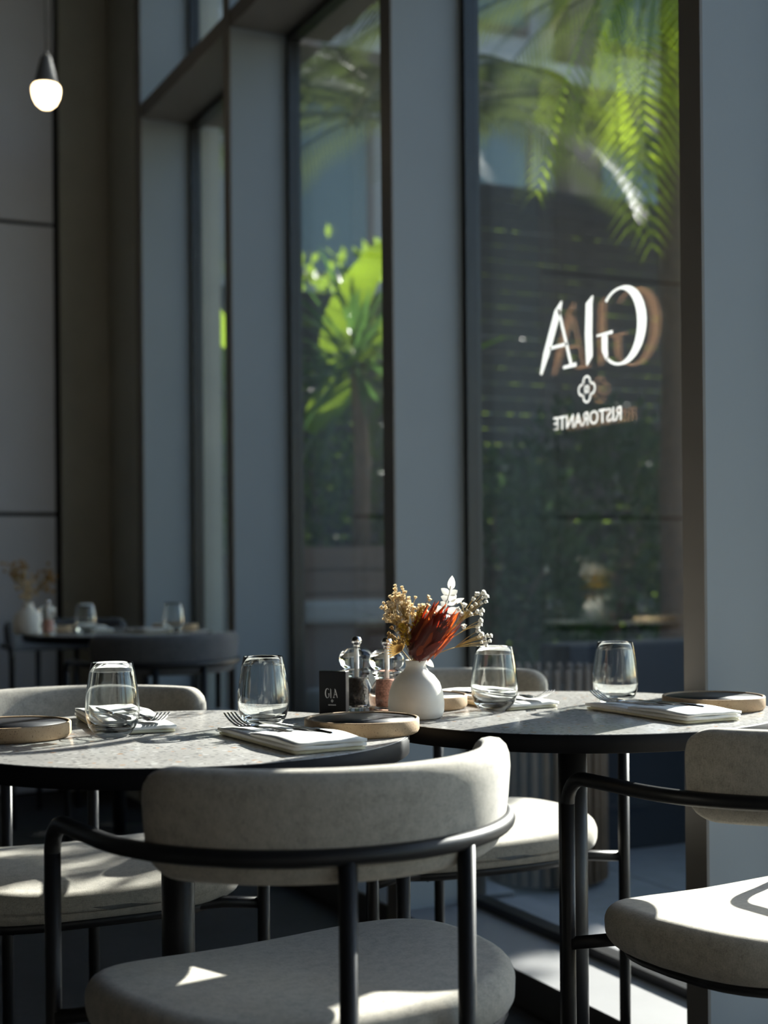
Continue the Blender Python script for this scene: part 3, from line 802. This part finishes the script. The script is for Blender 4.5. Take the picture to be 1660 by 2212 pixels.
# simpler bouquets for the far table and the reflected table
def far_bouquet(base, spec, tagline):
    for i, (dr, du, n, kind, lab) in enumerate(spec):
        e = empty('dried_sprig', base, random.uniform(0, 360), lab, 'dried flower', 'blurred dried sprigs ' + tagline)
        st = MB(); top = Vector((dr, random.uniform(-.02, .02), du)); e.rotation_euler = (0, 0, math.radians(-25.5))
        st.tube(bez((0, 0, -.04), (0, 0, du * .5), top * .6, 6), .0009, 4)
        for k in range(n):
            q = top + Vector((random.gauss(0, .018), random.gauss(0, .018), random.gauss(0, .022)))
            st.tube([top * .6, q], .0006, 4); head(e, q, q - top * .5, kind, random.uniform(1.8, 2.8))
        st.build('stem', 'dried_stem', e)
HM['olive', 0] = HM['tan', 0]; HM['olive', 1] = HM['tan', 1]
far_bouquet(Vector((1.04, 5.15, TZ + .108)), [(-.035, .115, 40, 'tan', 'blurred olive-tan dried sprig left in the far vase'), (.07, .085, 32, 'tan', 'blurred rusty dried sprig leaning right in the far vase'), (.0, .06, 34, 'cream', 'blurred cream dried sprig low in the far vase')], 'in the far vase')
far_bouquet(Vector((.47, 4.84, TZ + .09)), [(.055, .11, 30, 'white', 'blurred white dried sprig in the window reflection'), (-.045, .085, 34, 'cream', 'blurred cream dried sprig in the window reflection'), (.01, .06, 26, 'yellow', 'blurred yellow dried sprig in the window reflection')], 'in the reflection')

# ------------------------------------------------------------------ pendant lamp
LX, LY, LZ = 1.071, 4.918, 2.648
e = empty('pendant_lamp', (LX, LY, LZ), 0, 'glowing pendant bulb with grey cone shade by the back wall', 'lamp')
MB().lathe([(.043, 0), (.042, .003), (.0175, .098), (.016, .100), (.012, .100), (.014, .097), (.039, .003)], 40, closed=True).build('shade', 'lamp_shade_grey', e)
MB().lathe([(.0425, .002), (.0480, -.006), (.0490, -.020), (.0450, -.042), (.0350, -.063), (.0190, -.077), (0, -.0815)], 40).build('bulb', 'bulb_glow', e)
MB().lathe([(0, .098), (.008, .098), (.008, .112), (.003, .118), (0, .118)], 16).build('cord_grip', 'cord_black', e)
MB().tube([(0, 0, .11), (0, 0, CEIL - LZ)], .0035, 8).build('cord', 'cord_black', e)
MB().tube([(.028, .02, .10), (.028, .02, CEIL - LZ)], .0022, 6).build('steel_wire', 'cord_black', e)
MB().lathe([(.05, CEIL - LZ - .03), (.05, CEIL - LZ)], 24).build('ceiling_rose', 'lamp_shade_grey', e)

# ------------------------------------------------------------------ outdoors
gr = struct('ground', MB().box((1.66, -8, -.3), (22, 26, -.012)), 'paving_joint', 'joints of the paved terrace outside the windows', 'paving')
SL = MB().box((0, 0, -.02), (.595, .595, 0)).build('tmp', 'paving'); slm = SL.data; bpy.data.objects.remove(SL)
cnt = 0
for i in range(14):
    for j in range(18):
        x = 2.03 + i * .6; y = 1.6 + j * .6
        if cnt >= 240 or y - 1.1 * x > 5.5: continue
        o = bpy.data.objects.new('paving_slab', slm); COL.objects.link(o); o.parent = gr; o.location = (x, y, random.uniform(-.001, .001) + .0); cnt += 1
# slatted fence across the terrace
FYY = 8.3
for (x0, x1, ns, lab) in ((1.75, 4.2, 26, 'lower run of dark slatted timber fence behind the spiky yucca'), (4.2, 9.5, 34, 'taller run of dark slatted timber fence behind the window lettering')):
    fe = empty('slat_fence', ((x0 + x1) / 2, FYY, 0), 0, lab, 'fence', 'slatted fences'); hw = (x1 - x0) / 2
    sl_ = MB().box((-hw + .012, -.012, 0), (hw - .012, .012, .096)).build('tmp', 'slat_timber'); slat = sl_.data; bpy.data.objects.remove(sl_)
    for k in range(ns):
        o = bpy.data.objects.new('slat', slat); COL.objects.link(o); o.parent = fe; o.location = (random.uniform(-.01, .01), random.uniform(-.004, .004), .03 + k * .103)
    npost = 3 if ns < 30 else 5
    for k in range(npost): MB().box((-hw + .1 + k * (2 * hw - .2) / (npost - 1) - .04, .014, 0), (-hw + .1 + k * (2 * hw - .2) / (npost - 1) + .04, .08, .03 + ns * .103)).build('post', 'slat_timber', fe)
# building behind
bd = empty('apartment_building', (7, 14, 0), 0, 'pale grey building with brown columns beyond the garden', 'building')
MB().box((-6.5, 0, 0), (4.0, 4, 13)).build('wall', 'facade_grey', bd)
for k in range(5):
    MB().box((-6.1 + k * 2.0, -.35, 0), (-5.75 + k * 2.0, .0, 13)).build('column', 'facade_brown', bd)
    for fl in range(4):
        wdw = MB().box((-5.55 + k * 2.0, -.06, 1.0 + fl * 3.0), (-4.45 + k * 2.0, .01, 3.1 + fl * 3.0)).build('window', 'facade_brown', bd)
        MB().box((-5.48 + k * 2.0, -.075, 1.07 + fl * 3.0), (-4.52 + k * 2.0, -.06, 3.03 + fl * 3.0)).build('pane', 'facade_glass', wdw)
for fl in range(4): MB().box((-6.5, -.5, 3.35 + fl * 3.0), (4.0, 0, 3.55 + fl * 3.0)).build('floor_band', 'facade_grey', bd)
# low planter wall and bench seen through the middle bay
pw = empty('timber_planter', (3.1, 6.7, 0), 0, 'brown timber planter box behind the middle window bay', 'planter')
for k in range(9): MB().box((-.85, -.25, .02 + k * .118), (.30, -.228, .13 + k * .118)).build('board', 'planter_brown', pw, .002, 1)
MB().box((-.85, -.226, 0), (.30, .5, 1.04)).build('box_core', 'soil', pw)
bn = empty('garden_bench', (2.75, 5.75, 0), 0, 'pale cushioned bench outside the middle window bay', 'bench')
MB().box((-.45, -.10, .73), (.30, .0, .83)).build('back_cushion', 'bench_cushion', bn, .03, 3)
MB().box((-.45, -.55, .36), (.30, -.1, .46)).build('seat_cushion', 'bench_cushion', bn, .03, 3)
MB().box((-.47, -.55, .0), (.32, .03, .35)).build('plinth', 'dark_navy', bn)
MB().box((-.47, .0, .0), (.32, .03, .80)).build('back_board', 'planter_brown', bn)
nv = MB().box((2.62, 4.05, 0), (3.40, 4.25, .71)).build('navy_backdrop', 'dark_navy', None, .01); tag(nv, 'added dark navy block for the dark reflection in the logo pane', 'dark backdrop')  # navy block stands in for the dark reflection and shade behind the glass
# round stave planter just outside
sp = empty('stave_planter', (2.36, 3.78, 0), 0, 'round planter of vertical timber staves outside the glass', 'planter')
st = MB().tube([(0, 0, .02), (0, 0, .655), (0, 0, .668)], [.0115, .0115, .007], 10).build('tmp', 'stave_timber'); stm = st.data; bpy.data.objects.remove(st)
for k in range(32):
    a = 2 * math.pi * k / 32; o = bpy.data.objects.new('stave', stm); COL.objects.link(o); o.parent = sp
    o.location = (.175 * math.cos(a), .175 * math.sin(a), 0)
MB().lathe([(.160, .01), (.160, .60), (.14, .605)], 32).build('liner', 'frame_black', sp)

# palms
def frond_mesh(L, droop, n=52, lw=.024, ll=.42, twist=0.0, mat='leaf_palm', hang=.35):
    mb = MB(); pts = []
    for k in range(n + 1):
        v = k / n; pts.append(Vector((0, L * v * (1 - .18 * droop * v), L * (.32 * v - droop * v * v))))
    mb.tube(pts, [.011 * (1 - .85 * k / n) for k in range(n + 1)], 5)
    for k in range(3, n + 1):
        v = k / n; p = pts[k]; t = (pts[k] - pts[k - 1]).normalized(); side = Vector((1, 0, 0)); up = side.cross(t)
        l = ll * (math.sin(math.pi * (.10 + .86 * v)) ** .7) * random.uniform(.9, 1.08)
        for s in (-1, 1):
            d = (side * s * .72 + t * .75 + up * .10).normalized(); dn = Vector((0, 0, -1))
            a = p; b = p + d * l * .5 + dn * l * .06; c = p + d * l + dn * l * hang
            wv = t * lw * .5 + up * lw * .15
            mb.add([a - wv * .4, a + wv * .4, b + wv, b - wv, c], [(0, 1, 2, 3), (3, 2, 4)], False)
    return mb
def palm(loc, h, L, nf, label, mats, seed, dz=0, az0=0, azspan=360, ll=.42):
    random.seed(seed)
    e = empty('palm_tree', loc, 0, label, 'palm tree', 'palms outside')
    tp = [(random.gauss(0, .01), random.gauss(0, .01), h * k / 12) for k in range(13)]
    MB().tube(tp, [.09 - .003 * k + (.008 if k % 2 else 0) for k in range(13)], 10).build('trunk', 'bark', e)
    for k in range(nf):
        dr = random.uniform(.35, .95) + dz; Lk = L * random.uniform(.8, 1.1)
        o = frond_mesh(Lk, dr, ll=ll * random.uniform(.85, 1.1)).build('frond', random.choice(mats), e)
        o.location = (0, 0, h + random.uniform(-.08, .04)); o.rotation_euler = (random.uniform(-.05, .35), random.uniform(-.2, .2), math.radians(az0 + azspan * k / nf + random.uniform(-12, 12)))
    return e
def palm_explicit(loc, h, label, fr, seed, ll=.42):
    random.seed(seed)
    e = empty('palm_tree', loc, 0, label, 'palm tree', 'palms outside')
    tp = [(random.gauss(0, .01), random.gauss(0, .01), h * k / 12) for k in range(13)]
    MB().tube(tp, [.09 - .003 * k + (.008 if k % 2 else 0) for k in range(13)], 10).build('trunk', 'bark', e)
    for (az, dr, L, mt) in fr:
        o = frond_mesh(L, dr, ll=ll * random.uniform(.85, 1.1)).build('frond', mt, e)
        o.location = (0, 0, h + random.uniform(-.06, .04)); o.rotation_euler = (random.uniform(0, .12), random.uniform(-.15, .15), math.radians(az))
    return e
PB, PD = 'leaf_palm', 'leaf_palm_shade'
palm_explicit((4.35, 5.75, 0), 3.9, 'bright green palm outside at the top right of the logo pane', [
    (112, 1.35, 1.25, PB), (138, 1.5, 1.3, PB), (122, 1.9, 1.05, PB), (222, 1.4, 1.3, PB), (246, 1.5, 1.2, PB), (158, 1.2, 1.4, PB), (150, 1.0, 1.9, PB), (178, .75, 2.1, PB), (205, 1.1, 1.6, PB), (170, 1.38, 2.2, PB), (187, 1.32, 2.25, PB), (238, .9, 1.7, PB), (262, .6, 1.8, PB), (300, .7, 1.8, PB), (335, .6, 1.8, PD),  # two long drooping fronds added out of view to dapple the left chair
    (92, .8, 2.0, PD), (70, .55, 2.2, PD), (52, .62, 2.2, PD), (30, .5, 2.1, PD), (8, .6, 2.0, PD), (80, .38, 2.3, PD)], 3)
palm_explicit((3.75, 7.5, 0), 3.6, 'shade-toned palm outside behind the flower-side mullion', [
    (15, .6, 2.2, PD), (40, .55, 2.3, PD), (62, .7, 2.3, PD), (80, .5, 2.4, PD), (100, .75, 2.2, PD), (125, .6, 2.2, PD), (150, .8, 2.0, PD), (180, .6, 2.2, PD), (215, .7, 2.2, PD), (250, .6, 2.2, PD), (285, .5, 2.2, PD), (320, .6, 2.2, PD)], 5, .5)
# yucca
random.seed(12)
yu = empty('yucca', (3.02, 6.62, 0), 0, 'spiky dark yucca outside the middle window bay', 'plant')
MB().tube([(0, 0, 1.0), (.02, 0, 1.5), (0, .02, 2.05)], [.05, .045, .04], 8).build('trunk', 'bark', yu)
for k in range(70):
    a = random.uniform(0, 2 * math.pi); el = math.radians(random.uniform(-50, 80))
    d = Vector((math.cos(a) * math.cos(el), math.sin(a) * math.cos(el), math.sin(el)))
    vs, fs = lance(random.uniform(.45, .68), .036, -.12, 6, .4, .6)
    MB().add(orient(vs, Vector((0, .02, 2.05 + random.uniform(-.12, .04))), d, Vector((0, 0, 1)) + d.orthogonal() * .2), fs).build('leaf', 'leaf_yucca', yu)
# broad-leaved plants
def broad(loc, specs, label, mat='leaf_broad'):
    e = empty('broadleaf_plant', loc, 0, label, 'plant', 'broadleaf plants outside')
    for (az, el, stem, L, W) in specs:
        a = math.radians(az); d = Vector((math.cos(a) * math.cos(math.radians(el)), math.sin(a) * math.cos(math.radians(el)), math.sin(math.radians(el))))
        top = Vector((0, 0, stem * .75)) + d * stem * .35
        s = MB().tube(bez((0, 0, 0), (0, 0, stem * .6), top, 6), .012, 6).build('stalk', 'leaf_yucca', e)
        vs, fs = lance(L, W, -.30, 8, .18, .55)
        MB().add(orient(vs, top, d * .8 + Vector((0, 0, .5)), Vector((0, 0, 1))), fs).build('leaf', mat, e)
random.seed(21)
broad((2.72, 7.40, 0), [(random.uniform(0, 360), random.uniform(10, 60), random.uniform(1.2, 2.3), .62, .24) for _ in range(14)], 'large bright leaves outside the narrow far pane')
broad((3.0, 7.6, 0), [(random.uniform(0, 360), random.uniform(10, 60), random.uniform(1.4, 2.4), .8, .24) for _ in range(14)], 'large bright leaves behind the yucca outside')
# shrubs
def shrub(loc, rx, ry, rz, n, mat, label, seed, ls=.09):
    random.seed(seed)
    e = empty('shrub', loc, 0, label, 'shrub', 'shrubs outside')
    mb = MB()
    for k in range(n):
        d = Vector((random.gauss(0, 1), random.gauss(0, 1), random.gauss(0, 1))).normalized() * random.uniform(.55, 1.0)
        p = Vector((d.x * rx, d.y * ry, rz + d.z * rz))
        dd = (d + Vector((random.gauss(0, .6), random.gauss(0, .6), random.gauss(0, .6) + .2))).normalized()
        vs, fs = lance(ls * random.uniform(.7, 1.3), ls * .42, .1, 2, .2, .7)
        mb.add(orient(vs, p, dd, dd.orthogonal() + Vector((0, 0, .3))), fs, False)
    tag(mb.build('foliage', mat, e), kind='stuff')
    st = MB()
    for k in range(7):
        a = random.uniform(0, 6.28); st.tube([(0, 0, 0), (rx * .3 * math.cos(a), ry * .3 * math.sin(a), rz), (rx * .7 * math.cos(a), ry * .7 * math.sin(a), rz * 1.6)], [.015, .01, .004], 5)
    st.build('stems', 'bark', e)
shrub((5.0, 7.4, 0), .9, .6, 1.0, 2600, 'leaf_dark', 'dark green shrub outside right of the logo', 31)
shrub((3.95, 6.9, 0), .75, .55, .8, 2200, 'leaf_dark', 'dark green shrub outside left of the logo', 32)
shrub((6.3, 7.5, 0), 1.0, .6, 1.15, 2400, 'leaf_shrub', 'mid green shrub outside at the right end of the fence', 33)
shrub((2.45, 6.75, 0), .33, .3, .75, 1200, 'leaf_shrub', 'small sunlit shrub outside the narrow far pane', 34, .07)
shrub((3.3, 7.55, 0), .7, .5, .95, 2000, 'leaf_shrub', 'sunlit shrub outside behind the yucca', 35, .08)
shrub((5.6, 9.0, 0), 3.4, .5, 1.75, 4200, 'leaf_shrub', 'tall sunlit hedge behind the slatted fence', 36, .12)

# hedge added out of view; shades the paving next to the windows
random.seed(41)
e = empty('added_shade_hedge', (3.75, 3.6, 0), 0, 'added hedge out of view to the right, shading the paving', 'hedge')
mb = MB()
for k in range(6500):
    yy = random.uniform(-1.1, .72); p = Vector((random.uniform(-.22, .22), yy, random.uniform(.05, .78 if yy < .12 else .95)))
    dd = Vector((random.gauss(0, 1), random.gauss(0, 1), random.gauss(0, 1) + .4)).normalized()
    vs, fs = lance(.10 * random.uniform(.7, 1.3), .05, .1, 2, .2, .7); mb.add(orient(vs, p, dd, dd.orthogonal()), fs, False)
tag(mb.build('foliage', 'leaf_dark', e), kind='stuff')
for k in range(6): MB().tube([(0, -1.0 + k * .32, 0), (random.uniform(-.05, .05), -1.0 + k * .32, .7)], [.018, .008], 6).build('stem', 'bark', e)

# tree added out of view; its crown shades the far tables
random.seed(51)
e = empty('added_shade_tree', (8.2, 8.1, 0), 0, 'added leafy tree out of view to the right, shading the far tables', 'tree')
MB().tube([(0, 0, 0), (.05, .03, 2.2), (-.03, 0, 3.6), (0, 0, 4.6)], [.14, .12, .09, .03], 10).build('trunk', 'bark', e)
for k in range(8):
    a = k * .8; MB().tube([(0, 0, 3.5 + .06 * k), (.35 * math.cos(a), .35 * math.sin(a), 4.1 + .06 * k), (.6 * math.cos(a), .6 * math.sin(a), 4.35 + .05 * k)], [.05, .03, .01], 6).build('branch', 'bark', e)
mb = MB()
for k in range(2600):
    d = Vector((random.gauss(0, 1), random.gauss(0, 1), random.gauss(0, 1))).normalized() * random.random() ** .4
    p = Vector((d.x * .7, d.y * .8, 4.42 + d.z * .40)); dd = (d + Vector((random.gauss(0, .7), random.gauss(0, .7), random.gauss(0, .7)))).normalized()
    vs, fs = lance(.17 * random.uniform(.7, 1.3), .09, .1, 2, .2, .7); mb.add(orient(vs, p, dd, dd.orthogonal()), fs, False)
tag(mb.build('foliage', 'leaf_shrub', e), kind='stuff')

random.seed(52)  # second tree added out of view to shade the floor
e = empty('added_shade_tree', (7.4, 6.65, 0), 0, 'added low spreading tree out of view to the right, shading the floor between the tables', 'tree')
MB().tube([(0, 0, 0), (.05, .03, 1.6), (-.03, 0, 3.0), (0, 0, 4.0)], [.13, .11, .08, .03], 10).build('trunk', 'bark', e)
for k in range(8):
    a = k * .8; MB().tube([(0, 0, 3.2 + .06 * k), (.5 * math.cos(a), .45 * math.sin(a), 3.65 + .04 * k), (1.1 * math.cos(a), .8 * math.sin(a), 3.9 + .02 * k)], [.05, .03, .01], 6).build('branch', 'bark', e)
mb = MB()
for k in range(4200):
    d = Vector((random.gauss(0, 1), random.gauss(0, 1), random.gauss(0, 1))).normalized() * random.random() ** .4
    p = Vector((d.x * 1.4, d.y * 1.0, 3.85 + d.z * .58)); dd = (d + Vector((random.gauss(0, .7), random.gauss(0, .7), random.gauss(0, .7)))).normalized()
    vs, fs = lance(.16 * random.uniform(.7, 1.3), .085, .1, 2, .2, .7); mb.add(orient(vs, p, dd, dd.orthogonal()), fs, False)
tag(mb.build('foliage', 'leaf_shrub', e), kind='stuff')
# light focused through the tumblers onto the table tops
sl.cycles.is_caustics_light = True
for o in bpy.data.objects:
    if o.type == 'MESH' and (o.name.startswith('glass_tumbler') or o.parent and '_mill' in o.parent.name and o.name.split('.')[0] in ('body', 'dome')): o.cycles.is_caustics_caster = True
    if o.type == 'MESH' and (o.name.startswith(('tabletop', 'filling', 'spindle')) or o.parent and o.parent.name.startswith('folded_napkin')): o.cycles.is_caustics_receiver = True

# small tree added out of view, dappling the light on the left-hand chair
random.seed(61)
e = empty('added_dapple_tree', (4.4, 4.15, 0), 0, 'added small tree out of view to the right, dappling the left chair', 'tree')
MB().tube([(0, 0, 0), (.01, .0, 1.3), (0, 0, 2.5)], [.03, .026, .015], 8).build('trunk', 'bark', e)
mb = MB()
for k in range(620):
    d = Vector((random.gauss(0, 1), random.gauss(0, 1), random.gauss(0, 1))).normalized() * random.random() ** .35
    p = Vector((d.x * .45, d.y * .30, 2.45 + d.z * .20)); dd = (d + Vector((random.gauss(0, .7), random.gauss(0, .7), random.gauss(0, .7)))).normalized()
    vs, fs = lance(.065 * random.uniform(.7, 1.3), .032, .1, 2, .2, .7); mb.add(orient(vs, p, dd, dd.orthogonal()), fs, False)
tag(mb.build('foliage', 'leaf_shrub', e), kind='stuff')
